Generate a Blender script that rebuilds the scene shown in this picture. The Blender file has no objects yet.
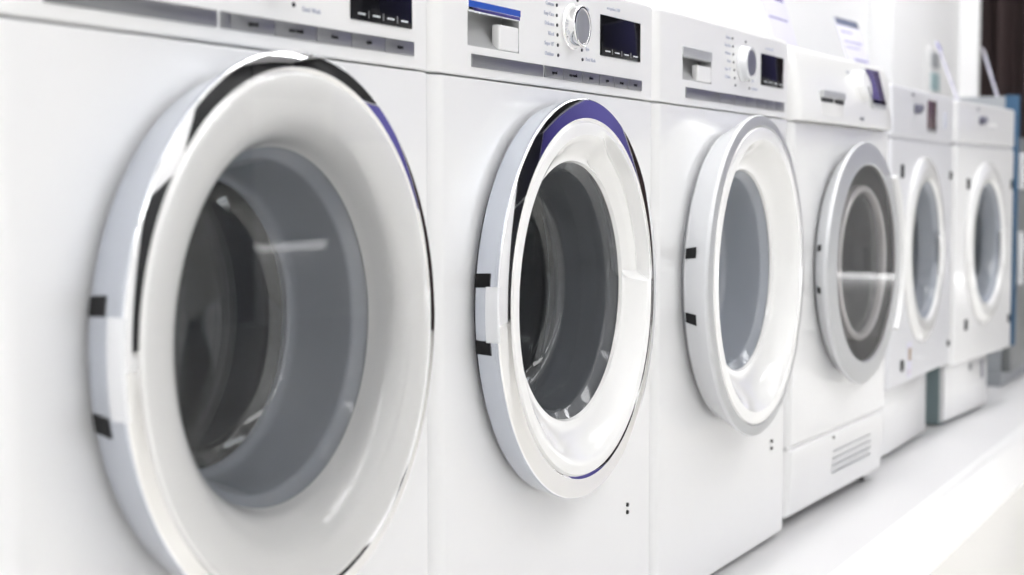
import bpy, bmesh, math, random
from mathutils import Vector, Matrix
R = math.radians
SC = bpy.context.scene
COL = SC.collection

# ------------------------------------------------------------------ camera
CAM_POS = Vector((0.0, -0.816, 0.588))
YAW, PITCH = R(27.544), R(3.599)
fwd = Vector((math.cos(YAW)*math.cos(PITCH), math.sin(YAW)*math.cos(PITCH), -math.sin(PITCH)))
rgt = Vector((math.sin(YAW), -math.cos(YAW), 0))
upv = rgt.cross(fwd)
cd = bpy.data.cameras.new('camera'); cam = bpy.data.objects.new('camera', cd); COL.objects.link(cam)
cam.matrix_world = Matrix(((rgt.x, upv.x, -fwd.x, CAM_POS.x), (rgt.y, upv.y, -fwd.y, CAM_POS.y),
                           (rgt.z, upv.z, -fwd.z, CAM_POS.z), (0, 0, 0, 1)))
cd.sensor_width = 36; cd.lens = 36*1550/1024; cd.clip_start = 0.02; cd.clip_end = 60
cd.dof.use_dof = True; cd.dof.focus_distance = 1.85; cd.dof.aperture_fstop = 4.6
SC.camera = cam

# ------------------------------------------------------------------ world, exposure
w = bpy.data.worlds.new('world'); SC.world = w; w.use_nodes = True
w.node_tree.nodes['Background'].inputs[0].default_value = (0.93, 0.95, 1.0, 1)
w.node_tree.nodes['Background'].inputs[1].default_value = 0.6
SC.view_settings.view_transform = 'Standard'; SC.view_settings.look = 'None'
SC.view_settings.gamma = 1; SC.view_settings.use_curve_mapping = False
SC.view_settings.exposure = 0.0
LIGHT_POWER = 8.0          # brightness of the ceiling lights' diffusers
CEIL = 2.95; FLOOR = -0.115; PLAT = -0.014; WALL_Y = 0.66; END_X = 7.2; OPP_Y = -4.2; START_X = -3.6

# ------------------------------------------------------------------ materials
def mat(name, col, rough=.5, metal=0., coat=0., emit=None, noise=None, trans=0., ior=1.45, bump=None, spec=None):
    m = bpy.data.materials.new(name); m.use_nodes = True
    nt = m.node_tree; b = nt.nodes['Principled BSDF']
    b.inputs['Base Color'].default_value = (*col, 1); b.inputs['Roughness'].default_value = rough
    b.inputs['Metallic'].default_value = metal; b.inputs['Coat Weight'].default_value = coat
    b.inputs['Coat Roughness'].default_value = .04
    b.inputs['Transmission Weight'].default_value = trans; b.inputs['IOR'].default_value = ior
    if spec is not None: b.inputs['Specular IOR Level'].default_value = spec
    if emit: b.inputs['Emission Color'].default_value = (*emit[0], 1); b.inputs['Emission Strength'].default_value = emit[1]
    tc = nt.nodes.new('ShaderNodeTexCoord')
    nz = nt.nodes.new('ShaderNodeTexNoise'); mp = nt.nodes.new('ShaderNodeMapping')
    nt.links.new(tc.outputs['Object'], mp.inputs[0]); nt.links.new(mp.outputs[0], nz.inputs[0])
    sc, amt, st = noise or (6., .012, (1, 1, 1))
    mp.inputs['Scale'].default_value = st; nz.inputs['Scale'].default_value = sc; nz.inputs['Detail'].default_value = 3
    mx = nt.nodes.new('ShaderNodeMix'); mx.data_type = 'RGBA'
    mx.inputs[6].default_value = (*[max(0, c*(1-amt)) for c in col], 1)
    mx.inputs[7].default_value = (*[min(1, c*(1+amt)) for c in col], 1)
    nt.links.new(nz.outputs[0], mx.inputs[0]); nt.links.new(mx.outputs[2], b.inputs['Base Color'])
    if bump:
        bp = nt.nodes.new('ShaderNodeBump'); bp.inputs['Strength'].default_value = bump[0]; bp.inputs['Distance'].default_value = bump[1]
        nt.links.new(nz.outputs[0], bp.inputs['Height']); nt.links.new(bp.outputs[0], b.inputs['Normal'])
    return m

def thin_glass(name, tint, ior=1.5, rough=0.0, boost=0.0):
    m = bpy.data.materials.new(name); m.use_nodes = True; nt = m.node_tree
    for n in list(nt.nodes):
        if n.type != 'OUTPUT_MATERIAL': nt.nodes.remove(n)
    out = nt.nodes['Material Output']
    t = nt.nodes.new('ShaderNodeBsdfTransparent'); t.inputs[0].default_value = (*tint, 1)
    g = nt.nodes.new('ShaderNodeBsdfGlossy'); g.inputs['Roughness'].default_value = rough; g.inputs[0].default_value = (1, 1, 1, 1)
    f = nt.nodes.new('ShaderNodeFresnel'); f.inputs[0].default_value = ior
    x = nt.nodes.new('ShaderNodeMixShader')
    nt.links.new(f.outputs[0], x.inputs[0])
    nt.links.new(t.outputs[0], x.inputs[1]); nt.links.new(g.outputs[0], x.inputs[2]); nt.links.new(x.outputs[0], out.inputs[0])
    return m

M = {
 'enamel': mat('white_enamel', (.86, .862, .868), .22, coat=.35),
 'enamel_lilac': mat('cool_white_enamel', (.82, .825, .86), .28, coat=.2),
 'plastic': mat('white_plastic', (.875, .875, .875), .3, coat=.25),
 'ring_white': mat('gloss_white_plastic', (.92, .92, .915), .16, coat=.6),
 'silver': mat('silver_lacquer', (.62, .65, .71), .2, metal=.75, coat=.5),
 'satin': mat('satin_silver', (.60, .61, .62), .45, metal=.7),
 'pale_silver': mat('pale_silver_plastic', (.82, .83, .85), .25, metal=.25, coat=.3),
 'chrome': mat('chrome', (.90, .90, .90), .035, metal=1.),
 'scoop': mat('scoop_shade_grey', (.45, .455, .46), .35),  # darker than the panel: recess shade put into the colour
 'spun': mat('spun_steel_cap', (.46, .47, .50), .5, metal=1., noise=(3, .5, (4, 1, .5))),
 'cap': mat('dark_violet_grey_cap', (.14, .14, .19), .4),
 'strip': mat('brushed_steel', (.33, .335, .345), .32, metal=.85, noise=(40, .18, (1, 1, 30))),
 'black': mat('black_plastic', (.012, .012, .013), .35, spec=.15),
 'screen': mat('black_display_glass', (.008, .008, .01), .08, spec=.12),
 'screen_maroon': mat('dark_maroon_display', (.13, .085, .095), .25),
 'screen_violet': mat('display_glass_violet_reflection', (.13, .11, .23), .12, coat=.5),  # violet reflection put into the glass colour
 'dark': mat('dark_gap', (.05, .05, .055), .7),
 'grey': mat('grey_plastic', (.33, .335, .35), .4),
 'ink': mat('grey_print', (.16, .17, .21), .6),
 'ink_light': mat('pale_print', (.55, .57, .66), .6),
 'ink_white': mat('white_print', (.75, .78, .82), .5),
 'led': mat('led_window', (.03, .03, .035), .3),
 'gasket': mat('grey_rubber_gasket', (.40, .41, .43), .42, noise=(9, .1, (1, 1, 1))),
 'gasket_light': mat('pale_blue_grey_gasket', (.66, .69, .74), .35),
 'gasket_dark': mat('dark_gasket', (.09, .09, .09), .45),
 'drum': mat('stainless_drum', (.44, .44, .45), .26, metal=1., noise=(60, .2, (1, 1, 1))),
 'drum_dark': mat('dark_drum_back', (.16, .155, .15), .4, metal=.8),
 'glass': mat('door_glass', (.86, .90, .93), 0.0, trans=1., ior=1.47),
 'glass_side': mat('blue_grey_bowl_side', (.66, .70, .77), .06, trans=.55, ior=1.45),
 'glass_side_dark': mat('grey_bowl_side', (.44, .46, .49), .06, trans=.84, ior=1.45),
 'pane': thin_glass('clear_cover_pane', (.99, .99, .99), 1.26),
 'smoke': thin_glass('smoked_cover_pane', (.82, .80, .79), 1.14),
 'wall': mat('white_wall_paint', (.95, .95, .955), .6),
 'ceiling': mat('white_ceiling_paint', (.86, .86, .86), .8),
 'platform': mat('pale_grey_platform', (.72, .715, .72), .42, noise=(3, .02, (1, 1, 1))),
 'nosing': mat('lit_white_nosing', (.95, .95, .95), .3, coat=.3),
 'floor': mat('cream_floor_tile', (.74, .725, .685), .2, noise=(2, .04, (1, 1, 1))),
 'curtain': mat('dark_brown_curtain', (.030, .017, .017), .8, noise=(4, .25, (1, 6, .3))),
 'blue': mat('blue_film', (.035, .105, .20), .45),
 'steel_side': mat('grey_painted_steel', (.36, .38, .40), .4),
 'teal': mat('grey_green_painted_steel', (.20, .26, .27), .45),
 'steel_door': mat('brushed_grey_door', (.25, .26, .26), .4, metal=.3),
 'paper': mat('pale_lilac_paper', (.80, .79, .90), .5),
 'paper_ink': mat('violet_print', (.26, .24, .50), .6),
 'card_head': mat('slate_header_print', (.16, .18, .27), .5),
 'card_blue': mat('violet_blue_header_print', (.10, .09, .52), .5),
 'acrylic': mat('lilac_card_edge', (.72, .66, .74), .3),
 'diffuser': mat('lit_diffuser', (.9, .9, .9), .5, emit=((.99, .99, 1.), LIGHT_POWER*.92)),
 'diffuser_wall': mat('lit_diffuser_by_wall', (.9, .9, .9), .5, emit=((.99, .99, 1.), LIGHT_POWER*1.3)),
 'strip_glow': mat('lit_strip', (.9, .9, .9), .5, emit=((.99, .99, 1.), 7.)),
 'lampframe': mat('white_lamp_frame', (.85, .85, .85), .4),
 'mirrored_violet': mat('violet_mirrored_board', (.07, .06, .26), .5),
 'mirrored_black': mat('black_mirrored_board', (.006, .006, .007), .5),
 'reflected_blue': mat('royal_blue_reflection', (.03, .10, .50), .2, coat=.5),
 'sticker': mat('brown_sticker', (.42, .30, .16), .6),
 'socket': mat('pale_teal_plate', (.36, .50, .52), .5),
}

# ------------------------------------------------------------------ mesh helpers
def link(name, bm, m, parent=None, sharp=35, recalc=True):
    if recalc: bmesh.ops.recalc_face_normals(bm, faces=bm.faces[:])
    me = bpy.data.meshes.new(name); bm.to_mesh(me); bm.free()
    ms = m if isinstance(m, (list, tuple)) else [m]
    for k in ms: me.materials.append(k)
    me.polygons.foreach_set('use_smooth', [True]*len(me.polygons))
    me.set_sharp_from_angle(angle=R(sharp))
    o = bpy.data.objects.new(name, me); COL.objects.link(o)
    if parent: o.parent = parent
    if name in ('cabinet', 'control_panel', 'kick_panel'):
        wn = o.modifiers.new('weighted_normal', 'WEIGHTED_NORMAL'); wn.keep_sharp = True; wn.weight = 100
    return o

def box(bm, x0, x1, y0, y1, z0, z1, bev=0., seg=2, mi=0):
    t = bmesh.new(); bmesh.ops.create_cube(t, size=1)
    for v in t.verts:
        v.co = Vector(((x0+x1)/2+v.co.x*(x1-x0), (y0+y1)/2+v.co.y*(y1-y0), (z0+z1)/2+v.co.z*(z1-z0)))
    if bev > 0: bmesh.ops.bevel(t, geom=t.edges[:], offset=bev, segments=seg, affect='EDGES', profile=.6)
    merge(bm, t, mi=mi)

def merge(bm, t, mtx=None, mi=0):
    mp = {}
    for v in t.verts: mp[v] = bm.verts.new(mtx @ v.co if mtx else v.co)
    for f in t.faces:
        try:
            g = bm.faces.new([mp[v] for v in f.verts]); g.material_index = mi if mi else f.material_index
        except ValueError: pass
    t.free()

def fillet(pts, rad, seg=4, closed=True):
    n = len(pts); out = []
    for i, p in enumerate(pts):
        r = rad[i] if isinstance(rad, (list, tuple)) else rad
        if r <= 0 or (not closed and i in (0, n-1)): out.append(p); continue
        a = Vector(pts[i-1]); b = Vector(p); c = Vector(pts[(i+1) % n])
        u = (a-b); v = (c-b); lu, lv = u.length, v.length; u.normalize(); v.normalize()
        ang = math.acos(max(-1, min(1, u.dot(v)))); 
        if ang > R(176): out.append(p); continue
        d = min(r/math.tan(ang/2), lu*.45, lv*.45); rr = d*math.tan(ang/2)
        bis = (u+v).normalized(); cen = b+bis*(rr/math.sin(ang/2))
        s = b+u*d-cen; e = b+v*d-cen
        for k in range(seg+1):
            t = k/seg; q = s.lerp(e, t)
            if q.length > 1e-9: q = q.normalized()*rr
            out.append(tuple(cen+q))
    return out

def lathe(bm, prof, cx, cz, kz=1., n=128, closed=True, cap=False, a0=0., a1=360., fn=None, mi=0):
    """revolve a (radius, y) profile about the y axis through (cx, cz)"""
    full = abs(a1-a0) >= 359.9
    rings = []
    cnt = n if full else n+1
    for i in range(cnt):
        a = R(a0)+(R(a1)-R(a0))*i/n
        rr = []
        for (r, y) in prof:
            dz = 0
            if fn: r, y, dz = fn(r, y, a)
            rr.append(bm.verts.new((cx+r*math.cos(a), y, cz+r*math.sin(a)*kz+dz)))
        rings.append(rr)
    m = len(prof); last = cnt if full else cnt-1
    for i in range(last):
        A = rings[i]; B = rings[(i+1) % cnt]
        for j in range(m if closed else m-1):
            q = (A[j], A[(j+1) % m], B[(j+1) % m], B[j])
            f = bm.faces.new(q); f.material_index = mi
    if cap and not closed:
        if full: 
            try: bm.faces.new([r[-1] for r in rings])
            except ValueError: pass
    if closed and not full:
        bm.faces.new(rings[0]); bm.faces.new(rings[-1])
    bmesh.ops.remove_doubles(bm, verts=bm.verts[:], dist=1e-6)

def ring_part(name, prof, cx, cz, kz, m, parent, n=128, rad=.0015, fn=None, closed=True, cap=False, seg=4, a0=0, a1=360, sharp=35):
    bm = bmesh.new()
    lathe(bm, fillet(prof, rad, seg, closed) if rad else prof, cx, cz, kz, n, closed, cap, a0, a1, fn)
    return link(name, bm, m, parent, sharp)

def box_part(name, dims, m, parent, bev=.001, seg=2):
    bm = bmesh.new(); box(bm, *dims, bev=bev, seg=seg); return link(name, bm, m, parent)

RCR = .006   # the right hand corners are tighter than the left ones
def plan_outline(W, D, rc, seg=6, bow=0.):
    """plan outline of a cabinet, front at y=0; rounded front corners; bow pushes the middle of the front outwards"""
    pts = []
    for k in range(seg+1):
        a = R(180)+R(90)*k/seg; pts.append((rc+rc*math.cos(a), rc+rc*math.sin(a)))
    for k in range(1, 12):
        t = k/12; pts.append((rc+(W-rc-RCR)*t, 0))
    for k in range(seg+1):
        a = R(270)+R(90)*k/seg; pts.append((W-RCR+RCR*math.cos(a), RCR+RCR*math.sin(a)))
    pts += [(W, D-.01), (W-.01, D), (.01, D), (0, D-.01)]
    if bow:
        pts = [(x, y-bow*(1-(2*x/W-1)**2)*(1 if y < .1 else 0)) for x, y in pts]
    return pts

def shell(bm, W, D, z0, z1, rc, hole=None, tilt=None, edge=.004, bow=0.):
    """a cabinet shell standing from z0 to z1; hole=(cx,cz,r,kz,depth) cuts a round door opening in the flat front.
    tilt=(y at bottom, y at top) leans the front face."""
    out = plan_outline(W, D, rc, bow=bow)
    N = len(out)
    def lean(x, y, z):
        if tilt and y < D*.5:
            t = (z-z0)/(z1-z0); s = t*t*(3-2*t) if tilt[2] else t
            return y+(tilt[0]*(1-s)+tilt[1]*s)*(1-y/(D*.5))
        return y
    zs = [(z0, edge), (z0+edge, 0)]
    for k in range(1, 8): zs.append((z0+edge+(z1-z0-2*edge)*k/8, 0))
    zs += [(z1-edge, 0), (z1-edge*.3, edge*.35), (z1, edge)]
    def inset(x, y, e):
        return (min(max(x, e), W-e), min(max(y, out_min+e), D-e)) if e else (x, y)
    out_min = min(p[1] for p in out)
    rows = []
    for z, e in zs:
        row = []
        for (x, y) in out:
            xx = x+(e if x < W/2 else -e)*min(1, abs(x-W/2)/(W/2)) if e else x
            yy = y+e*(1-2*y/D) if e else y
            row.append(bm.verts.new((xx, lean(xx, yy, z), z)))
        rows.append(row)
    i0 = 6; i1 = 6+12   # first/last front index
    LO, HI = 1, len(rows)-3
    for ri, (a, b) in enumerate(zip(rows[:-1], rows[1:])):
        for i in range(N):
            if hole and i0 <= i < i1 and LO <= ri < HI: continue
            j = (i+1) % N
            bm.faces.new((a[i], a[j], b[j], b[i]))
    bm.faces.new(rows[0]); bm.faces.new(list(reversed(rows[-1])))
    if hole:
        cx, cz, r, kz, dep = hole
        per = [rows[k][i1] for k in range(len(rows))]
        loop = [rows[LO][i] for i in range(i0, i1+1)] + [rows[k][i1] for k in range(LO+1, HI+1)] \
             + [rows[HI][i] for i in range(i1-1, i0-1, -1)] + [rows[k][i0] for k in range(HI-1, LO, -1)]
        e1 = [bm.edges.get((loop[i], loop[(i+1) % len(loop)])) or bm.edges.new((loop[i], loop[(i+1) % len(loop)])) for i in range(len(loop))]
        c = []; n = 96
        for i in range(n):
            a = 2*math.pi*i/n; c.append(bm.verts.new((cx+r*math.cos(a), 0, cz+r*kz*math.sin(a))))
        e2 = [bm.edges.new((c[i], c[(i+1) % n])) for i in range(n)]
        # bridge by angle: connect inner ring to outer loop
        ang = lambda v: math.atan2(v.co.z-cz, v.co.x-cx) % (2*math.pi)
        L = sorted(loop, key=ang); Cc = sorted(c, key=ang)
        i = j = 0; nL = len(L); nC = len(Cc)
        while i < nL or j < nC:
            vi = L[i % nL]; vj = Cc[j % nC]
            ni = ang(L[(i+1) % nL])+(2*math.pi if i+1 >= nL else 0)
            nj = ang(Cc[(j+1) % nC])+(2*math.pi if j+1 >= nC else 0)
            if j >= nC or (i < nL and ni <= nj): bm.faces.new((vi, L[(i+1) % nL], vj)); i += 1
            else: bm.faces.new((vi, Cc[(j+1) % nC], vj)); j += 1
        d = [bm.verts.new((v.co.x, dep, v.co.z)) for v in c]
        for i in range(n): bm.faces.new((c[i], c[(i+1) % n], d[(i+1) % n], d[i]))

def text_part(name, s, x, z, size, m, parent, y=-.0006, align='LEFT', ry=0, loc_m=None):
    cu = bpy.data.curves.new(name, 'FONT'); cu.body = s; cu.size = size; cu.align_x = align; cu.align_y = 'CENTER'; cu.extrude = .0003
    tmp = bpy.data.objects.new(name, cu); COL.objects.link(tmp)
    dg = bpy.context.evaluated_depsgraph_get(); me = bpy.data.meshes.new_from_object(tmp.evaluated_get(dg))
    bpy.data.objects.remove(tmp); bpy.data.curves.remove(cu)
    me.transform((loc_m or Matrix.Identity(4)) @ Matrix.Translation((x, y, z)) @ Matrix.Rotation(R(90), 4, 'X'))
    me.materials.clear(); me.materials.append(m)
    o = bpy.data.objects.new(name, me); COL.objects.link(o); o.parent = parent
    return o

def thing(name, label, cat, loc, rz=0., group=None):
    o = bpy.data.objects.new(name, None); COL.objects.link(o); o.empty_display_size = .05
    o.location = loc; o.rotation_euler = (0, 0, rz); o['label'] = label; o['category'] = cat
    if group: o['group'] = group
    return o
def tag(o, label, cat, group=None):
    o['label'] = label; o['category'] = cat
    if group: o['group'] = group
    return o
def struct(o): o['kind'] = 'structure'; return o

# ------------------------------------------------------------------ the room
def sbox(name, dims, m, bev=0.): return struct(box_part(name, dims, m, None, bev))
sbox('floor', (START_X-.1, END_X+.1, OPP_Y-.1, WALL_Y+.1, FLOOR-.1, FLOOR), M['floor'])
sbox('ceiling', (START_X-.1, END_X+.1, OPP_Y-.1, WALL_Y+.1, CEIL, CEIL+.1), M['ceiling'])
sbox('wall_back', (START_X-.1, END_X+.1, WALL_Y, WALL_Y+.1, FLOOR, CEIL), M['wall'])
sbox('wall_opposite', (START_X-.1, END_X+.1, OPP_Y-.1, OPP_Y, FLOOR, CEIL), M['wall'])
sbox('wall_start', (START_X-.1, START_X, OPP_Y, WALL_Y, FLOOR, CEIL), M['wall'])
sbox('wall_end', (END_X, END_X+.1, OPP_Y, WALL_Y, FLOOR, CEIL), M['wall'])
sbox('wall_pier', (5.63, 6.80, .571, WALL_Y, FLOOR, CEIL), M['wall'], .004)
sbox('wall_column', (6.80, 6.84, .496, WALL_Y, FLOOR, CEIL), M['wall'], .004)

# raised display platform the machines stand on, with a rounded nosing whitened for the light on its face
bm = bmesh.new(); box(bm, START_X+.5, 6.6, -.150, WALL_Y-.001, FLOOR, PLAT, bev=.002)
pf = struct(link('platform', bm, M['platform']))
bm = bmesh.new()
prof = [(-.148, PLAT+.0006), (-.156, PLAT), (-.164, PLAT-.003), (-.171, PLAT-.010), (-.175, PLAT-.020), (-.186, PLAT-.060), (-.197, FLOOR+.006), (-.199, FLOOR), (-.148, FLOOR)]
va = [bm.verts.new((START_X+.5, y, z)) for y, z in prof]; vb = [bm.verts.new((6.6, y, z)) for y, z in prof]
for i in range(len(prof)): bm.faces.new((va[i], va[(i+1) % len(prof)], vb[(i+1) % len(prof)], vb[i]))
bm.faces.new(va); bm.faces.new(list(reversed(vb)))
struct(link('trim_1', bm, M['nosing'], None, 40))

# folded brown curtain on the end wall
bm = bmesh.new(); n = 240; y0, y1 = .60, -.95; rows = []
for i in range(n+1):
    t = i/n; y = y0+(y1-y0)*t; x = END_X-.30+.032*math.sin(t*95)+.012*math.sin(t*43+1)
    rows.append([bm.verts.new((x+dx, y, z)) for dx, z in ((0, FLOOR+.02), (0, CEIL-.02), (.012, CEIL-.02), (.012, FLOOR+.02))])
for a, b in zip(rows[:-1], rows[1:]):
    for j in range(4): bm.faces.new((a[j], a[(j+1) % 4], b[(j+1) % 4], b[j]))
bm.faces.new(rows[0]); bm.faces.new(rows[-1])
tag(link('curtain', bm, M['curtain'], None, 60), 'dark brown pleated curtain hanging floor to ceiling behind the farthest machines', 'curtain')

# unseen boards added for the violet and black the chrome rings and displays mirror
def board(name, m, dims, label, cat):
    bm = bmesh.new(); box(bm, *dims, bev=.006); return tag(link(name, bm, M[m]), label, cat)
board('wall_board', 'mirrored_violet', (END_X-.05, END_X-.01, -4.15, -1.05, .85, 1.96), 'wide unseen violet blue board placed for chrome reflections, on the end wall beside the brown curtain', 'board')
board('mirrored_panel', 'mirrored_black', (END_X-.06, END_X-.01, -4.15, -1.0, 2.0, 2.93), 'unseen black band placed for chrome reflections, above the violet board on the end wall', 'screen')
board('mirrored_panel', 'mirrored_black', (5.6, 6.42, OPP_Y+.005, OPP_Y+.06, FLOOR+.02, 1.05), 'unseen black screen placed for reflections, standing low in the far corner across the aisle', 'screen')
board('mirrored_panel', 'mirrored_black', (5.6, 7.12, OPP_Y+.005, OPP_Y+.06, 1.07, 1.98), 'large unseen black panel placed for reflections, at eye height in the far corner across the aisle', 'screen')
board('mirrored_panel', 'mirrored_black', (3.85, 5.55, OPP_Y+.005, OPP_Y+.06, 1.5, 2.93), 'tall unseen black panel placed for reflections, in the middle of the wall across the aisle', 'screen')
board('mirrored_panel', 'mirrored_black', (5.6, 7.12, OPP_Y+.005, OPP_Y+.06, 2.0, 2.93), 'unseen black band placed for chrome reflections, high on the wall across the aisle', 'screen')
board('mirrored_panel', 'mirrored_black', (2.62, 3.75, OPP_Y+.005, OPP_Y+.06, .05, 1.42), 'unseen black panel placed for reflections, low on the wall across the aisle', 'screen')

def added_strip(dims, label):  # unseen strips added for the bright lines mirrored in the door glass
    x0, x1, y0, y1, z0, z1 = dims
    t = thing('added_strip', label, 'lamp', (x0, y0, z0), 0, 'low glow strips added along the far walls for door glass reflections')
    bm = bmesh.new(); box(bm, 0, x1-x0, 0, y1-y0, 0, z1-z0, bev=.002); link('diffuser', bm, M['strip_glow'], t)
    bm = bmesh.new(); box(bm, -.004, x1-x0+.004, -.004, y1-y0+.004, z1-z0, z1-z0+.02, bev=.002); link('housing', bm, M['lampframe'], t)
added_strip((END_X-.04, END_X-.002, -2.4, -1.0, .170, .192), 'added white glow strip low on the end wall')
added_strip((6.5, 7.1, OPP_Y+.002, OPP_Y+.04, .27, .31), 'short added white glow strip low on the wall across the aisle')

# ceiling lights
lights = []
def ceiling_light(x, y, lx, ly, label):
    t = thing('ceiling_light', label, 'lamp', (x, y, CEIL), 0, 'ceiling lights over the aisle')
    bm = bmesh.new()
    for a in (-1, 1):
        box(bm, min(a*lx/2, a*(lx/2+.02)), max(a*lx/2, a*(lx/2+.02)), -ly/2-.02, ly/2+.02, -.03, -.001)
        box(bm, -lx/2, lx/2, min(a*ly/2, a*(ly/2+.02)), max(a*ly/2, a*(ly/2+.02)), -.03, -.001)
    link('frame', bm, M['lampframe'], t)
    box_part('diffuser', (-lx/2, lx/2, -ly/2, ly/2, -.022, -.004), M['diffuser_wall' if y > -1 else 'diffuser'], t, 0)
    return t
k = 0
for iy, y in enumerate((-.12, -1.9, -3.45)):
    for x in ((-2.7, -1.2, .3, 1.6, 2.85, 4.1, 5.35, 6.55) if iy == 0 else (-2.7, -1.2, .3, 1.8, 3.3, 4.8, 6.3)):
        ceiling_light(x, y, 1.2, .30, 'long white recessed ceiling light panel over the aisle')

for x in (5.2, 6.5): ceiling_light(x, -1.0, 1.2, .30, 'added white ceiling light panel brightening the wall pier near the end wall')  # two unseen panels added to brighten the wall pier

# ------------------------------------------------------------------ washing machine pieces
def drum_set(root, cx, cz, kz, W, D, full=True, gcol='gasket'):
    ring_part('door_gasket', [(.176, .004), (.190, .006), (.190, .05), (.178, .075), (.200, .10), (.196, .105), (.168, .082), (.150, .070), (.146, .058), (.160, .040), (.166, .020)],
              cx, cz, kz, M[gcol], root, 96, .006)
    if not full: return
    bm = bmesh.new()
    lathe(bm, fillet([(.206, .108), (.238, .118), (.238, .40), (.20, .425), (.05, .41), (.03, .395), (0.0001, .395)], .012, 4, False), cx, cz, 1., 96, closed=False)
    o = link('drum', bm, M['drum'], root, 40)
    for k in range(3):
        bm = bmesh.new(); a = R(35+120*k)
        t = bmesh.new(); box(t, -.030, .030, .14, .38, 0, .055, bev=.015, seg=3)
        for v in t.verts:
            if v.co.z > .02: v.co.x *= .45
        merge(bm, t, Matrix.Translation((cx, 0, cz)) @ Matrix.Rotation(-(a+R(90)), 4, 'Y') @ Matrix.Translation((0, 0, -.237)))
        link('drum_paddle', bm, M['drum'], o)

def glass_bowl(door, cx, cz, kz, yg, rg=.150, depth=.085, m='glass', side='glass_side_dark'):
    th = .005
    outer = [(rg, yg), (rg-.012, yg+.012), (rg-.018, yg+.05), (rg-.022, yg+depth*.85), (rg-.040, yg+depth), (.04, yg+depth+.006), (.0001, yg+depth+.007)]
    inner = [(.0001, yg+depth+.007+th), (.04, yg+depth+.006+th), (rg-.038+th*.2, yg+depth+th), (rg-.022+th, yg+depth*.85+th), (rg-.018+th, yg+.05), (rg-.012+th, yg+.014), (rg+.004, yg+.006), (rg+.004, yg)]
    ro = fillet(outer, [0, .008, .02, .02, .02, 0, 0], 5, False); ri = fillet(inner, [0, 0, .02, .02, .02, .008, 0, 0], 5, False)
    bm = bmesh.new(); lathe(bm, ro+ri, cx, cz, kz, 96, closed=False)
    bm.faces.ensure_lookup_table()
    for f in bm.faces:
        c = f.calc_center_median(); rr = math.hypot(c.x-cx, (c.z-cz)/kz)
        if rr > rg-.026: f.material_index = 1
    return link('glass_bowl', bm, [M[m], M[side]], door, 60)

def led_dots(root, pts, r=.0022):
    for (x, z) in pts:
        bm = bmesh.new(); t = bmesh.new(); bmesh.ops.create_cone(t, cap_ends=True, segments=12, radius1=r, radius2=r*.9, depth=.0012)
        merge(bm, t, Matrix.Translation((x, -.0005, z)) @ Matrix.Rotation(R(90), 4, 'X'))
        link('indicator_light', bm, M['led'], root)

def fascia(root, W, D, z0, z1, rc, hole, tilt=None):
    """control panel front with a cut-out for the drawer grip; hole=(x0,x1,z0,z1,depth)"""
    bm = bmesh.new(); hx0, hx1, hz0, hz1, dep = hole
    out = []
    seg = 6
    for k in range(seg+1):
        a = R(180)+R(90)*k/seg; out.append((rc+rc*math.cos(a), rc+rc*math.sin(a)))
    out += [(hx0, 0), (hx1, 0)]
    for k in range(seg+1):
        a = R(270)+R(90)*k/seg; out.append((W-RCR+RCR*math.cos(a), RCR+RCR*math.sin(a)))
    out += [(W, D), (0, D)]
    ih = seg+1
    e = .008
    zs = [(z0, .0015), (z0+.0015, 0), (hz0, 0), (hz1, 0), (z1-e, 0), (z1-e*.62, e*.08), (z1-e*.3, e*.3), (z1-e*.08, e*.62), (z1, e)]
    rows = []
    for z, q in zs:
        row = []
        for (x, y) in out:
            xx = x+(q if x < W/2 else -q)*(1 if (x < rc*1.01 or x > W-RCR*1.01) else 0)
            yy = y+(q if y < D/2 else -q)
            if tilt and y < D/2: yy += tilt*(1-(z-z0)/(z1-z0))
            row.append(bm.verts.new((xx, yy, z)))
        rows.append(row)
    N = len(out)
    for ri, (a, b) in enumerate(zip(rows[:-1], rows[1:])):
        for i in range(N):
            if ri == 2 and i == ih: continue
            j = (i+1) % N; bm.faces.new((a[i], a[j], b[j], b[i]))
    bm.faces.new(rows[0]); bm.faces.new(list(reversed(rows[-1])))
    a, b, c, d = rows[2][ih], rows[2][ih+1], rows[3][ih+1], rows[3][ih]
    # recess: curved scoop whose floor slides forward at the bottom
    cols = []
    for (vx0, vx1, t) in [(None, None, k/6) for k in range(7)]:
        z = hz1+(hz0-hz1)*t; y = dep*math.cos(t*math.pi/2)**.7 if t < 1 else a.co.y
        y = y if t < 1 else a.co.y
        cols.append((z, max(y, a.co.y)))
    L = [d]+[bm.verts.new((hx0, y, z)) for z, y in cols[:-1]]+[a]
    Rr = [c]+[bm.verts.new((hx1, y, z)) for z, y in cols[:-1]]+[b]
    for i in range(len(L)-1): bm.faces.new((L[i], Rr[i], Rr[i+1], L[i+1])).material_index = 1
    bm.faces.new(L).material_index = 1; bm.faces.new(list(reversed(Rr))).material_index = 1
    return link('control_panel', bm, [M['plastic'], M['scoop']], root, 40)

def drawer_grip(root, x0, x1, z0, z1, xs, zs, zh, mh, y=.0025):
    """metal strip over the recess and the raised white block at its right"""
    g = box_part('drawer_handle', (x0-.001, x1+.001, y-.004, .012, zh, z1+.001), mh, root, .002, 3)
    bm = bmesh.new(); box(bm, xs+.003, x1-.0005, -.0005, .010, z0+.001, zs, bev=.003, seg=4)
    link('drawer_front', bm, M['plastic'], root)
    return g

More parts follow.
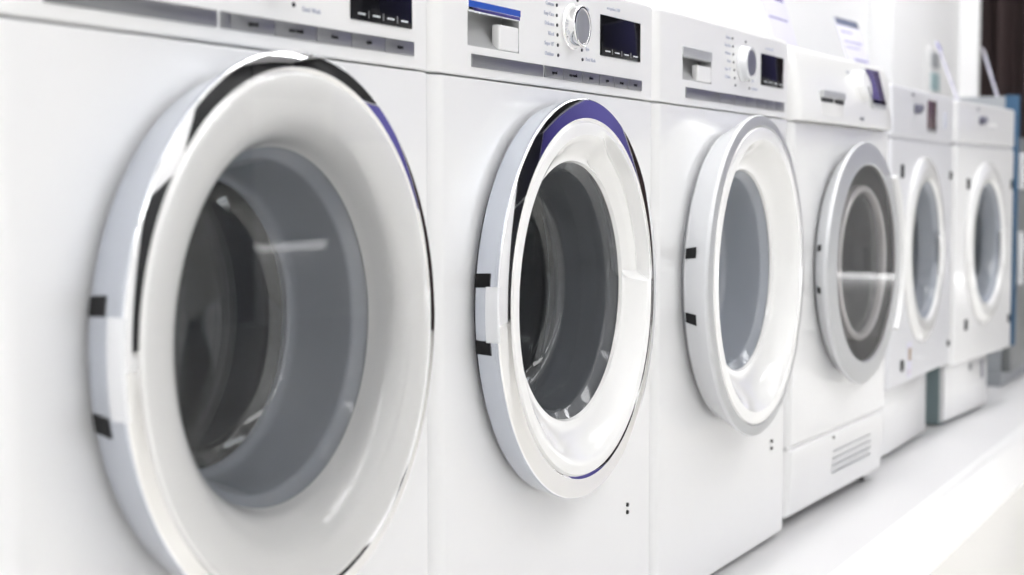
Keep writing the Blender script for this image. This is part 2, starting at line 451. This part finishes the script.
def dial(root, x, z, r, proud, mbody, mcap, detail=True):
    d = ring_part('dial', [(0.0001, 0), (r*1.08, 0), (r*1.08, -.003), (r, -.004), (r*.965, -proud), (r*.80, -proud-.001), (r*.78, -proud+.002), (0.0001, -proud+.002)],
                  x, z, 1., mbody, root, 64, .0012, closed=False)
    ring_part('dial_cap', [(0.0001, -proud+.001), (r*.77, -proud+.001), (r*.74, -proud-.0005), (r*.1, -proud-.002), (0.0001, -proud-.002)], x, z, 1., mcap, d, 48, 0, closed=False)
    return d

def display(root, x0, x1, z0, z1, m='screen', marks=True, y=0., bev=.0025):
    s = box_part('display', (x0, x1, y-.0018, y+.002, z0, z1), M[m], root, .0008)
    if marks:
        n = 4; ws = (x1-x0)
        for i in range(n):
            xx = x0+ws*(.10+.235*i)
            box_part('display_mark', (xx, xx+ws*.11, y-.0024, y-.0015, z0+.0055, z0+.0070), M['ink_white'], s, 0)
        for i in range(3):
            xx = x0+ws*(.265+.235*i)
            box_part('display_divider', (xx, xx+.0006, y-.0024, y-.0015, z0+.003, z0+.010), M['grey'], s, 0)
    return s

def button_strip(root, x0, x1, gap, z0, z1, divs, words, ms):
    s = box_part('label_strip', (x0, gap[0], -.0016, .002, z0, z1), M['strip'], root, .0004)
    xs = [gap[1]]+divs+[x1]
    for i, (a, b) in enumerate(zip(xs[:-1], xs[1:])):
        k = box_part('button', (a+.0005, b-.0005, -.0018, .002, z0, z1), M['strip'], root, .0005)
        if i < len(words) and words[i]:
            text_part('button_text', words[i], (a+b)/2, (z0+z1)/2, .0058, M['black'], k, y=-.0022, align='CENTER')
    return s

def grip_recess(a_lo, a_hi, r_in, r_out, depth):
    """pushes the white door ring back between two angles to form the finger grip"""
    def fn(r, y, a):
        d = math.degrees(a); d = d-360 if d > 180 else d
        s = lambda t: max(0, min(1, t))
        k = s((d-a_lo)/3.0)*s((a_hi-d)/24.0); q = s((r_out-r)/.003)*s((r-r_in)/.008)
        k = k*k*(3-2*k)
        return r, y+depth*k*q, 0
    return fn

PROG_L = ['Cottons', 'Easy-Care', 'Delicates', 'Wool', 'Super 15\'', 'Outdoor']

def feet(root, W, D, z0, zf):
    for (x, y) in ((.045, .05), (W-.045, .05), (.045, D-.06), (W-.045, D-.06)):
        ring = bmesh.new(); t = bmesh.new(); bmesh.ops.create_cone(t, cap_ends=True, segments=20, radius1=.022, radius2=.017, depth=z0-zf+.004)
        merge(ring, t, Matrix.Translation((x, y, (z0+.004+zf)/2))); link('foot', ring, M['black'], root)
    bm = bmesh.new(); box(bm, .02, W-.02, .04, D-.02, zf+.003, z0+.004); link('base_shade', bm, M['black'], root)  # black block painting the shadow line under the machine

def hinge_blocks(door, cx, cz, kz, r0, r1, yb, yf, zs, y0, y1, h=.0075, m='black'):
    """dark hinge openings lying in the curved side of the door between depths y0 (front) and y1 (back)"""
    rad = lambda y: r1+(r0-r1)*(y-yf)/(yb-yf)
    for z in zs:
        am = 180-math.degrees(math.asin(max(-1, min(1, (z-cz)/kz/r0)))); da = math.degrees(h/(kz*r0*max(.2, abs(math.cos(R(am))))))
        bm = bmesh.new(); ra, rb_ = rad(y0), rad(y1)
        lathe(bm, [(ra+.0008, y0), (rb_+.0008, y1), (rb_-.004, y1), (ra-.004, y0)], cx, cz, kz, 6, True, False, am-da, am+da)
        link('hinge', bm, M[m], door)

SEAM = .7085; TOP = .842

def front_screws(root, x, zs):
    for z in zs:
        bm = bmesh.new(); t = bmesh.new(); bmesh.ops.create_cone(t, cap_ends=True, segments=12, radius1=.0032, radius2=.0026, depth=.003)
        merge(bm, t, Matrix.Translation((x, -.0008, z)) @ Matrix.Rotation(R(90), 4, 'X')); link('panel_screw', bm, M['black'], root)

def washer(label, loc, rz, spec):
    """one front loader; local frame: x along the row from its left side, front at y=0, base at z=0"""
    W, D = spec.get('W', .595), .585
    zb = spec.get('zb', .006)
    t = thing('washing_machine', label, 'washing machine', loc, rz, 'front loading machines in a row on the platform')
    cx, cz, kz = spec['c']
    bm = bmesh.new(); shell(bm, W, D, zb, SEAM, .030, hole=(cx, cz, .190, kz, .03), edge=.003)
    link('cabinet', bm, M['enamel'], t, 30)
    bm = bmesh.new(); box(bm, .013, W-.008, .010, D-.012, SEAM-.004, SEAM+.006); link('panel_gap', bm, M['grey'], t)
    feet(t, W, D, zb, PLAT-loc[2])
    hx = spec['drawer']
    cp = fascia(t, W, D, SEAM+.0015, TOP, .028, (hx[0], hx[1], hx[2], hx[3], .024))
    if spec.get('handle_reflection'):
        h = drawer_grip(cp, hx[0], hx[1], hx[2], hx[3], hx[4], hx[5], hx[6], M['chrome'])
        bm = bmesh.new(); box(bm, hx[0], hx[1], -.0024, -.0010, hx[6]+.0050, hx[3]+.0003, bev=.0003); link('handle_reflection', bm, M['reflected_blue'], h)['label'] = 'royal blue reflection painted on the drawer handle'  # blue plate standing in for the reflection in the chrome handle
    else:
        drawer_grip(cp, hx[0], hx[1], hx[2], hx[3], hx[4], hx[5], hx[6], M['satin'])
    st = spec['strip']; button_strip(cp, *st)
    kx, kzz, kr, kp = spec['dial']; dial(cp, kx, kzz, kr, kp, M['chrome'] if spec['kind'] != 'matt' else M['pale_silver'], M['spun'] if spec['kind'] != 'matt' else M['cap'])
    dx0, dx1, dz0, dz1 = spec['display']; display(cp, dx0, dx1, dz0, dz1)
    led_dots(cp, spec['leds'])
    lx = spec['leds'][0][0]
    for i, wd in enumerate(PROG_L):
        z = spec['leds'][i][1]
        text_part('programme_text', wd, lx-.008, z, .0066, M['ink_light'], cp, align='RIGHT')
    for i, wd in enumerate(('Mix', 'Rinse', 'Spin', 'Dark Wash')):
        text_part('programme_text', wd, kx+.042, (.812, .797, .763, .750)[i], .0062, M['ink_light'], cp)
    text_part('panel_text', 'eco perfect 1400', dx0+.02, dz1+.010, .006, M['ink_light'], cp)
    drum_set(t, cx, cz+.006, 1.05, W, D, True, spec.get('gasket', 'gasket'))
    front_screws(t, *spec['screws'])
    # ---- door
    Y = -spec['proud']; rb, rf, rw, rl = spec['r']; yg = spec['yg']
    sleeve = M['silver'] if spec['kind'] != 'matt' else M['pale_silver']
    door = ring_part('door', [(rb-.025, -.008), (rb, -.008), (rb+.001, -.012), (rf, Y+.006), (rf, Y+.002), (rf-.004, Y+.001), (rf-.010, Y+.004), (rb-.03, Y+.02)],
                     cx, cz, kz, sleeve, t, 160, .0015)
    ring_part('door_seal', [(rb-.012, -.008), (rb-.012, .0005), (rb-.035, .0005), (rb-.035, -.008)], cx, cz, kz, M['dark' if spec['kind'] != 'matt' else 'grey'], door, 96, 0)
    if spec['kind'] == 'matt':
        ring_part('trim_ring', [(rf+.0003, Y+.003), (rf-.001, Y), (rw, Y-.002), (rw-.002, Y+.004), (rf-.006, Y+.006)], cx, cz, kz, M['satin'], door, 160, .0012)
    else:
        b = spec['chamfer']
        ring_part('chrome_ring', [(rf+.0006, Y+.0016), (rf-.0006, Y), (rw+.002, Y-b), (rw-.002, Y-b+.002), (rw-.004, Y+.006), (rf-.004, Y+.006)], cx, cz, kz, M['chrome'], door, 192, spec.get('fil', .0012), seg=5)
    fn = spec.get('grip')
    yf = Y-spec.get('chamfer', .002)
    wp = [(rw-.001, yf+.004), (rw-.003, yf-.0005)]
    # flat lip and concave slope down to the glass
    n = 10
    for k in range(4): wp.append((rw-.004-(rw-.004-rl-.004)*k/3, yf-.0008))
    if spec['slope'] == 'soft':
        wp = wp[:3]+[(.190, yf-.0008), (.181, yf-.0007), (.174, yf+.0001), (.168, yf+.0018), (.163, yf+.005), (.158, yf+.0105), (.154, yf+.0175), (.1515, yf+.0245), (.150, yg)]
    else:
      for k in range(1, n+1):
        u = k/n; wp.append((rl+.002-(rl+.002-.150)*u, yf-.0008+(yg-yf+.0008)*math.sin(u*math.pi/2)**1.1 if spec['slope'] == 'steep' else yf-.0008+(yg-yf+.0008)*(u*u*(3-2*u))))
    wp += [(.148, yg+.004), (.156, yg+.010), (rw-.006, yf+.022)]
    off = spec.get('goff', 0); kg = 1.04
    def rim_fn(r, y, a):      # the glass opening sits a little above the centre of the outer ring
        dz = 0
        tt = max(0, min(1, (rl-r)/(rl-.152)))
        dz = tt*(off+r*math.sin(a)*(kg-kz))
        if fn: r, y, _ = fn(r, y, a)
        return r, y, dz
    ring_part('door_rim', wp, cx, cz, kz, M['ring_white'], door, 192, 0, fn=rim_fn, sharp=28)
    glass_bowl(door, cx, cz+off, kg, yg+.004, side=spec.get('side', 'glass_side_dark'))
    if spec.get('cover'):
        ring_part('cover_pane', [(0.0001, yf-.0022), (rw-.004, yf-.0022), (rw-.0035, yf-.0012), (rw-.0038, yf-.0010)], cx, cz, kz, M['pane'], door, 160, 0, closed=False)
    hinge_blocks(door, cx, cz, kz, rb+.001, rf, -.012, Y+.006, spec['hinge'], *spec['hy'])
    if spec['kind'] != 'matt':
        da = math.degrees(math.asin((spec['hinge'][0]-cz)/kz/rf)); db = math.degrees(math.asin((spec['hinge'][1]-cz)/kz/rf))
        ring_part('hinge_cover', [(rf+.0012, Y+.016), (rf+.0014, Y+.001), (rf-.001, Y-.0012), (rf-.003, Y+.004), (rf-.004, Y+.016)], cx, cz, kz, M['pale_silver'], door, 16, .0008, a0=180-da+1.5, a1=180-db-1.5)
    return t, door

leds2 = [(.297, .808), (.297, .796), (.298, .7845), (.299, .773), (.300, .761), (.301, .749), (.355, .820), (.368, .7605), (.370, .749)]
leds3 = [(.318, .822), (.320, .810), (.322, .798), (.324, .786), (.327, .774), (.330, .762), (.333, .751), (.380, .822), (.396, .7625), (.399, .750)]
WORDS = ['speed', 'eco wash', 'rinse', 'spin', 'temp', 'start']
# machine 1: nearest
washer('white washing machine nearest the camera, largest chrome ringed door', (.779, 0, 0), 0, dict(
    W=.601, c=(.296, .465, 1.082), goff=.006, kind='chrome', proud=.056, chamfer=.0027, r=(.206, .2205, .206, .163), yg=-.030, slope='soft', cover=True, gasket='gasket_light', fil=.0007, side='glass_side',
    drawer=(.079, .199, .743, .791, .148, .772, .779), dial=(.336, .786, .0265, .016), display=(.456, .566, .749, .810),
    leds=[(.297, .812), (.297, .800), (.298, .788), (.299, .776), (.300, .766), (.301, .760), (.365, .7525)],
    strip=(.060, .570, (.2555, .2600), .7225, .7365, [.272, .335, .398, .456, .515], [None]+['speed', 'eco wash', 'rinse', 'spin', 'start'], 0),
    hinge=(.502, .414), hy=(-.030, -.0075), screws=(.52, [.155, .166])))
# machine 2: in focus
m2, door2 = washer('white washing machine with violet reflection on its chrome ring and blue reflection painted on its drawer handle', (1.3825, 0, 0), 0, dict(
    W=.598, c=(.296, .458, 1.074), goff=.009, kind='chrome', proud=.040, chamfer=.0035, r=(.216, .2215, .198, .178), yg=-.022, slope='steep',
    drawer=(.079, .199, .743, .791, .148, .772, .779), dial=(.337, .786, .0258, .016), display=(.423, .551, .7585, .810), handle_reflection=True,
    leds=leds2, strip=(.087, .557, (.2590, .2625), .7205, .7345, [.313, .367, .418, .465, .510], WORDS, 0),
    grip=grip_recess(4, 82, .152, .190, .016),
    hinge=(.4905, .418), hy=(-.028, -.0075), screws=(.516, [.156, .166])))
# machine 3
washer('white washing machine with matt silver trim ring, third from the camera', (1.984, 0, 0), 0, dict(
    W=.602, zb=-.004, c=(.303, .456, 1.078), goff=.008, side='glass_side', kind='matt', proud=.054, r=(.206, .2285, .214, .190), yg=-.024, slope='steep',
    drawer=(.108, .226, .746, .793, .166, .771, .779), dial=(.368, .787, .0262, .015), display=(.457, .572, .7590, .810),
    leds=leds3, strip=(.120, .579, (.2600, .2603), .7205, .7360, [.33, .38, .43, .48, .53], [None]*6, 0),
    hinge=(.497, .405), hy=(-.030, -.0075), screws=(.532, [.151, .163])))

# ------------------------------------------------------------------ machine 4: dryer with bulging panel
def dryer(label, loc, rz):
    W, D = .600, .59; cx, cz, kz = .338, .448, .98
    t = thing('tumble_dryer', label, 'tumble dryer', loc, rz, 'front loading machines in a row on the platform')
    zk = .133
    bm = bmesh.new(); shell(bm, W, D, zk+.0015, SEAM-.002, .026, hole=(cx, cz, .196, kz, .04), edge=.003); link('cabinet', bm, M['enamel'], t, 30)
    bm = bmesh.new(); box(bm, .008, W-.008, .004, D-.012, zk-.004, zk+.004); link('panel_gap', bm, M['lampframe'], t); bm = bmesh.new(); box(bm, .012, W-.012, .008, D-.012, SEAM-.006, SEAM+.004); link('panel_gap', bm, M['lampframe'], t)
    bm = bmesh.new(); shell(bm, W, D, .006, zk-.0005, .032, edge=.006, tilt=(.006, 0., True)); kp = link('kick_panel', bm, M['enamel'], t, 30)
    for k in range(4):
        z = .092-.0135*k
        bm = bmesh.new(); t2 = bmesh.new(); box(t2, .262, .505, -.0012, .006, z-.0013, z+.0013, bev=.001); merge(bm, t2, None)
        link('vent_slot', bm, M['satin'], kp)
    front_screws(t, .258, [.120])
    feet(t, W, D, .006, PLAT-loc[2])
    # leaning, bulging control panel
    pr = []
    bm = bmesh.new()
    out = plan_outline(W, D, .030); N = len(out)
    zz = [(SEAM+.001, -.018), (SEAM+.004, -.020), (.735, -.019), (.76, -.015), (.785, -.008), (.81, 0), (.828, .008), (.838, .016), (TOP+.001, .028)]
    rows = []
    for z, off in zz:
        rows.append([bm.verts.new((x, y+off*(max(0, 1-y/.25)) * (1 if off > 0 else min(1, x/.05, (W-x)/.05)), z)) for x, y in out])
    for a, b in zip(rows[:-1], rows[1:]):
        for i in range(N):
            j = (i+1) % N; bm.faces.new((a[i], a[j], b[j], b[i]))
    bm.faces.new(rows[0]); bm.faces.new(rows[-1])
    cp = link('control_panel', bm, M['plastic'], t, 40)
    # tank drawer grip: grey lip over dark slabs painting the shade of a hollow
    bm = bmesh.new(); box(bm, .105, .232, -.024, -.004, .7525, .7665, bev=.003, seg=3); g = link('drawer_handle', bm, M['satin'], cp)
    bm = bmesh.new(); box(bm, .108, .165, -.0215, -.015, .7455, .7525, bev=.001); box(bm, .185, .226, -.0222, -.015, .7445, .7525, bev=.001); link('hollow_shade', bm, M['dark'], g)
    bm = bmesh.new(); box(bm, .105, .232, -.0205, -.012, .722, .7455, bev=.002); link('drawer_front', bm, M['lampframe'], cp)
    # dial and tilted display on the leaning face
    T = Matrix.Translation((0, -.006, .786)) @ Matrix.Rotation(R(-14), 4, 'X')
    def put(o): o.data.transform(T); return o
    bm = bmesh.new()
    lathe(bm, fillet([(.0001, .004), (.033, .004), (.033, -.002), (.030, -.004), (.0285, -.016), (.024, -.018), (.0001, -.018)], .0015, 3, False), .368, 0, 1., 64, closed=False)
    d = put(link('dial', bm, M['plastic'], cp))
    bm = bmesh.new(); box(bm, .364, .372, -.0205, -.017, -.026, -.004, bev=.001); put(link('dial_mark', bm, M['grey'], d))
    bm = bmesh.new(); box(bm, .412, .503, -.008, .004, -.040, .040, bev=.003); put(link('display', bm, M['satin'], cp))
    bm = bmesh.new(); box(bm, .414, .501, -.0095, -.006, -.024, .038, bev=.001); put(link('display_glass', bm, M['screen_violet'], cp))
    bm = bmesh.new(); box(bm, .414, .501, -.0095, -.006, -.032, -.0245, bev=.001); put(link('display_bar', bm, M['screen'], cp))
    for i in range(5):
        text_part('programme_text', ('Cottons', 'Mix', 'Wool', 'Outdoor', 'Warm')[i], .325, .026-.013*i, .006, M['ink_light'], cp, align='RIGHT', y=-.001, loc_m=T)
    text_part('panel_text', 'drying 7', .33, .724, .008, M['ink'], cp, y=-.0215)
    # door
    Y = -.034
    door = ring_part('door', [(.195, -.004), (.212, -.004), (.2165, -.010), (.2355, Y+.006), (.235, Y), (.195, Y-.0035), (.192, Y), (.20, Y+.02)], cx, cz, kz, M['pale_silver'], t, 160, .002)
    ring_part('trim_ring', [(.2362, Y+.001), (.2345, Y-.0012), (.1945, Y-.0052), (.191, Y-.003), (.191, Y+.002), (.230, Y+.002)], cx, cz, kz, M['satin'], door, 160, .001)
    ring_part('inner_ring', [(.152, Y+.006), (.146, Y+.002), (.139, Y+.004), (.136, Y+.014), (.146, Y+.03), (.152, Y+.028)], cx, cz, kz, M['pale_silver'], door, 128, .003)
    ring_part('dark_surround', [(.192, Y+.004), (.150, Y+.020), (.150, Y+.024), (.192, Y+.010)], cx, cz, kz, M['black'], door, 128, .0)
    ring_part('cover_pane', [(.0001, Y-.0045), (.1, Y-.0045), (.1915, Y-.0035), (.1915, Y-.0025)], cx, cz, kz, M['smoke'], door, 160, 0, closed=False)
    glass_bowl(door, cx, cz, kz, Y+.012, rg=.140)
    # crescent grip standing out on the right of the ring
    bm = bmesh.new()
    lathe(bm, fillet([(.222, -.002), (.2425, -.002), (.2460, -.012), (.2450, -.043), (.2410, -.047), (.2375, -.042), (.236, -.030), (.222, -.020)], .003, 3), cx-.002, cz, 1.0, 60, True, False, -36, 44)
    link('door_handle', bm, M['plastic'], door, 50)
    hinge_blocks(door, cx, cz, kz, .2165, .2355, -.010, -.028, (.483, .408), -.018, -.007, h=.0055)
    drum_set(t, cx, cz, kz, W, D, True, 'gasket_dark')
    return t
dryer('white tumble dryer with smoked dark door glass and vent slots in its base', (2.608, .0, 0), R(-1.9))

# ------------------------------------------------------------------ machines 5 and 6: tall cabinets on narrower bases
def compact(label, loc, rz, spec):
    W, D = spec['W'], .57
    t = thing('washing_machine', label, 'washing machine', loc, rz, 'front loading machines in a row on the platform')
    cx, cz, kz, rr, rz_ = spec['c']
    z0, zs, z1 = spec['z']
    bm = bmesh.new(); shell(bm, W, D, z0, zs, .016, hole=(cx, cz, .150, kz, .03), edge=.003); link('cabinet', bm, M[spec['m']], t, 30)
    bm = bmesh.new(); box(bm, .006, W-.006, .006, D-.012, zs-.003, zs+.005); link('panel_gap', bm, M['satin'], t)
    bm = bmesh.new(); shell(bm, W, D, zs+.0018, z1, .016, edge=.008); cp = link('control_panel', bm, M[spec['m']], t, 30)
    b = spec['base']
    bm = bmesh.new(); box(bm, b[0], b[1], b[2], D-.03, PLAT-loc[2]+.004, z0+.002, bev=.004); base = link('base', bm, M['teal'], t)
    bm = bmesh.new(); box(bm, b[0]+.002, b[1]-.002, b[2]-.012, b[2]+.004, PLAT-loc[2]+.012, z0+.001, bev=.003); link('base_front', bm, M['enamel'], base)
    bm = bmesh.new(); box(bm, b[0]+.01, b[1]-.01, b[2]+.01, D-.05, PLAT-loc[2], PLAT-loc[2]+.006); link('base_shade', bm, M['black'], base)  # thin black slab for the shade line under the base
    if b[3]:
        bm = bmesh.new(); box(bm, b[1]-.060, b[1]-.042, b[2]-.0145, b[2]-.010, .075, .125, bev=.002); link('base_handle', bm, M['cap'], base)
        ring_part('base_knob', [(.0001, b[2]-.016), (.010, b[2]-.016), (.012, b[2]-.010)], b[0]+.24, .118, 1., M['grey'], base, 24, 0, closed=False)
    # door: broad white ring round a shallow dished pane
    door = ring_part('door', [(rr-.006, 0.001), (rr, 0.), (rr+.001, -.003), (rr-.006, -.008), (rr-.022, -.012), (rr-.042, -.012), (rr-.050, -.008), (rr-.052, .002), (rr-.046, .010), (rr-.01, .004)],
                     cx, cz, kz, M['ring_white'], t, 128, .004)
    glass_bowl(door, cx, cz, kz, -.006, rg=rr-.050, depth=.05, side='glass_side')
    if spec.get('ear'):
        bm = bmesh.new(); lathe(bm, fillet([(rr-.060, -.013), (rr-.03, -.016), (rr-.03, -.004), (rr-.060, -.004)], .004, 3), cx, cz-.02, kz, 20, True, False, -16, 18); link('door_handle', bm, M['ring_white'], door, 50)
    for (x, za, zb) in spec['hinges']:
        bm = bmesh.new(); box(bm, x-.009, x+.009, -.004, .003, za, zb, bev=.003, seg=3); link('hinge', bm, M['black'], t)
    ring_part('door_gasket', [(.135, .012), (.148, .014), (.148, .05), (.155, .10), (.150, .10), (.130, .05)], cx, cz, kz, M['gasket'], t, 64, .003)
    bm = bmesh.new(); lathe(bm, [(.16, .10), (.20, .11), (.20, .38), (.0001, .40)], cx, cz, 1, 64, closed=False); link('drum', bm, M['drum'], t, 40)
    # controls
    for (x, z, r) in spec['knobs']:
        dial(cp, x, z, r, .014, M['cap'], M['cap'], False)
    for (x0, x1, za, zb, mm) in spec['plates']:
        box_part('display' if mm != 'grey' else 'selector_plate', (x0, x1, -.003, .003, za, zb), M[mm], cp, .001)
    for (x, z, wd, sz) in spec['texts']: text_part('panel_text', wd, x, z, sz, M['ink'], cp)
    if spec.get('sticker'):
        x, z = spec['sticker']
        s = box_part('sticker', (x-.022, x+.022, -.0008, .001, z-.030, z+.050), M['paper'], t, 0); box_part('sticker_print', (x-.010, x+.010, -.0014, -.0004, z+.008, z+.036), M['sticker'], s, 0)
        box_part('sticker_print', (x-.012, x+.012, -.0014, -.0004, z-.024, z-.012), M['acrylic'], s, 0)
    return t
compact('cool white washing machine with a brown sticker low on its front, right of the dryer', (3.311, 0, 0), 0, dict(
    W=.622, c=(.316, .450, 1.09, .197, 0), z=(.156, .698, .816), m='enamel_lilac', base=(.05, .507, .042, False), ear=True,
    hinges=[(.098, .614, .644), (.122, .186, .212), (.598, .614, .634), (.603, .200, .214)],
    knobs=[(.214, .770, .011), (.232, .772, .007)], plates=[(.335, .420, .728, .796, 'screen_maroon'), (.340, .425, .722, .733, 'grey'), (.515, .528, .735, .775, 'ink_light')],
    texts=[(.180, .800, 'MAX', .010)], sticker=(.195, .196)))
compact('white washing machine on a grey sided base, farthest of the complete machines', (3.969, 0, 0), R(-4.0), dict(
    W=.590, c=(.296, .447, 1.10, .197, 0), z=(.142, .701, .815), m='enamel', base=(.012, .425, .034, True), ear=True,
    hinges=[(.118, .590, .618), (.118, .226, .254), (.565, .590, .618), (.560, .214, .238)],
    knobs=[(.222, .770, .011), (.240, .772, .007)], plates=[(.300, .372, .757, .765, 'lampframe')],
    texts=[(.190, .798, 'MAX', .010)]))

# machine 7: grey cabinet with blue film on its front post, cut off by the frame
t = thing('laundry_cabinet', 'grey steel cabinet with blue edge and white handles at the right edge', 'cabinet', (4.87, .0, 0), 0)
bm = bmesh.new(); box(bm, .006, .024, .042, .57, .030, .872, bev=.003); link('side_panel', bm, M['steel_side'], t)
bm = bmesh.new(); box(bm, .024, .60, .042, .57, .030, .752, bev=.003); link('body', bm, M['steel_side'], t)
bm = bmesh.new(); box(bm, .006, .026, .002, .042, .115, .874, bev=.003); link('front_post', bm, M['blue'], t)['label'] = 'blue front post'
bm = bmesh.new(); box(bm, .028, .60, .014, .042, .030, .75, bev=.003); dr = link('door', bm, M['steel_door'], t)
for (za, zb) in ((.59, .70), (.30, .46)):
    bm = bmesh.new(); box(bm, .036, .056, -.012, .004, za, zb, bev=.005, seg=3)
    box(bm, .041, .051, .002, .016, za+.008, za+.020); box(bm, .041, .051, .002, .016, zb-.020, zb-.008); link('handle', bm, M['plastic'], dr)
bm = bmesh.new(); box(bm, .0, .59, .04, .55, PLAT, .032); link('plinth', bm, M['steel_side'], t)

# ------------------------------------------------------------------ price cards standing on the machines
def card(label, x, y, z, w_, h_, yaw, lean, head, lines):
    t = thing('price_card', label, 'price card', (x, y, z), yaw, 'price cards leaning on top of the machines')
    T = Matrix.Rotation(-lean, 4, 'X')
    def put(name, m, dims, par, bev=0):
        bm = bmesh.new(); box(bm, *dims, bev=bev); o = link(name, bm, m, par); o.data.transform(T); return o
    sh = put('sheet', M['paper'], (0, w_, -.0015, .0015, 0, h_), t, .0004)
    put('header', head, (0.0, w_, -.0021, -.0012, h_-.017 if head is M['card_head'] else h_-.022, h_), sh)
    for (z0, z1, a, b) in lines: put('text_line', M['paper_ink'], (w_*a, w_*b, -.0021, -.0012, h_*z0, h_*z1), sh)
    bm = bmesh.new(); box(bm, 0, w_, -.03, .06, .0, .0025, bev=.0006); link('foot', bm, M['acrylic'], t)
    return t
L1 = [(.80, .815, .1, .9), (.74, .755, .1, .8), (.66, .675, .12, .85), (.60, .612, .12, .7), (.46, .485, .1, .4), (.46, .485, .55, .9), (.30, .312, .1, .85)]
L2 = [(.80, .815, .1, .6), (.66, .675, .1, .9), (.58, .592, .1, .7), (.40, .43, .3, .9)]
card('price card with violet text lines, nearest of the cards, cut by the top edge', 2.868, .11, TOP+.002, .150, .26, R(0), R(17), M['card_blue'], L1)
card('price card with a slate grey header strip, standing behind the dryer display', 3.475, .12, .817, .150, .172, R(-4), R(19), M['card_head'], L2)
card('thin card seen almost edge on with a violet blue tip', 4.50, .10, .817, .148, .205, R(8.5), R(20), M['card_blue'], L2)
card('thin pale card seen edge on in front of the brown curtain', 5.06, .10, .875, .148, .170, R(7.0), R(17), M['acrylic'], L2)

# small plate on the wall pier
t = thing('wall_plate', 'small teal and grey control plate on the white wall between two cards', 'wall plate', (6.26, .570, .98))
box_part('plate', (-.10, .10, -.012, 0, -.02, .17), M['lampframe'], t, .003)
box_part('window', (-.07, .07, -.015, -.010, .0, .07), M['socket'], t, .002)
box_part('switch', (-.07, .07, -.015, -.010, .09, .15), M['steel_side'], t, .002)
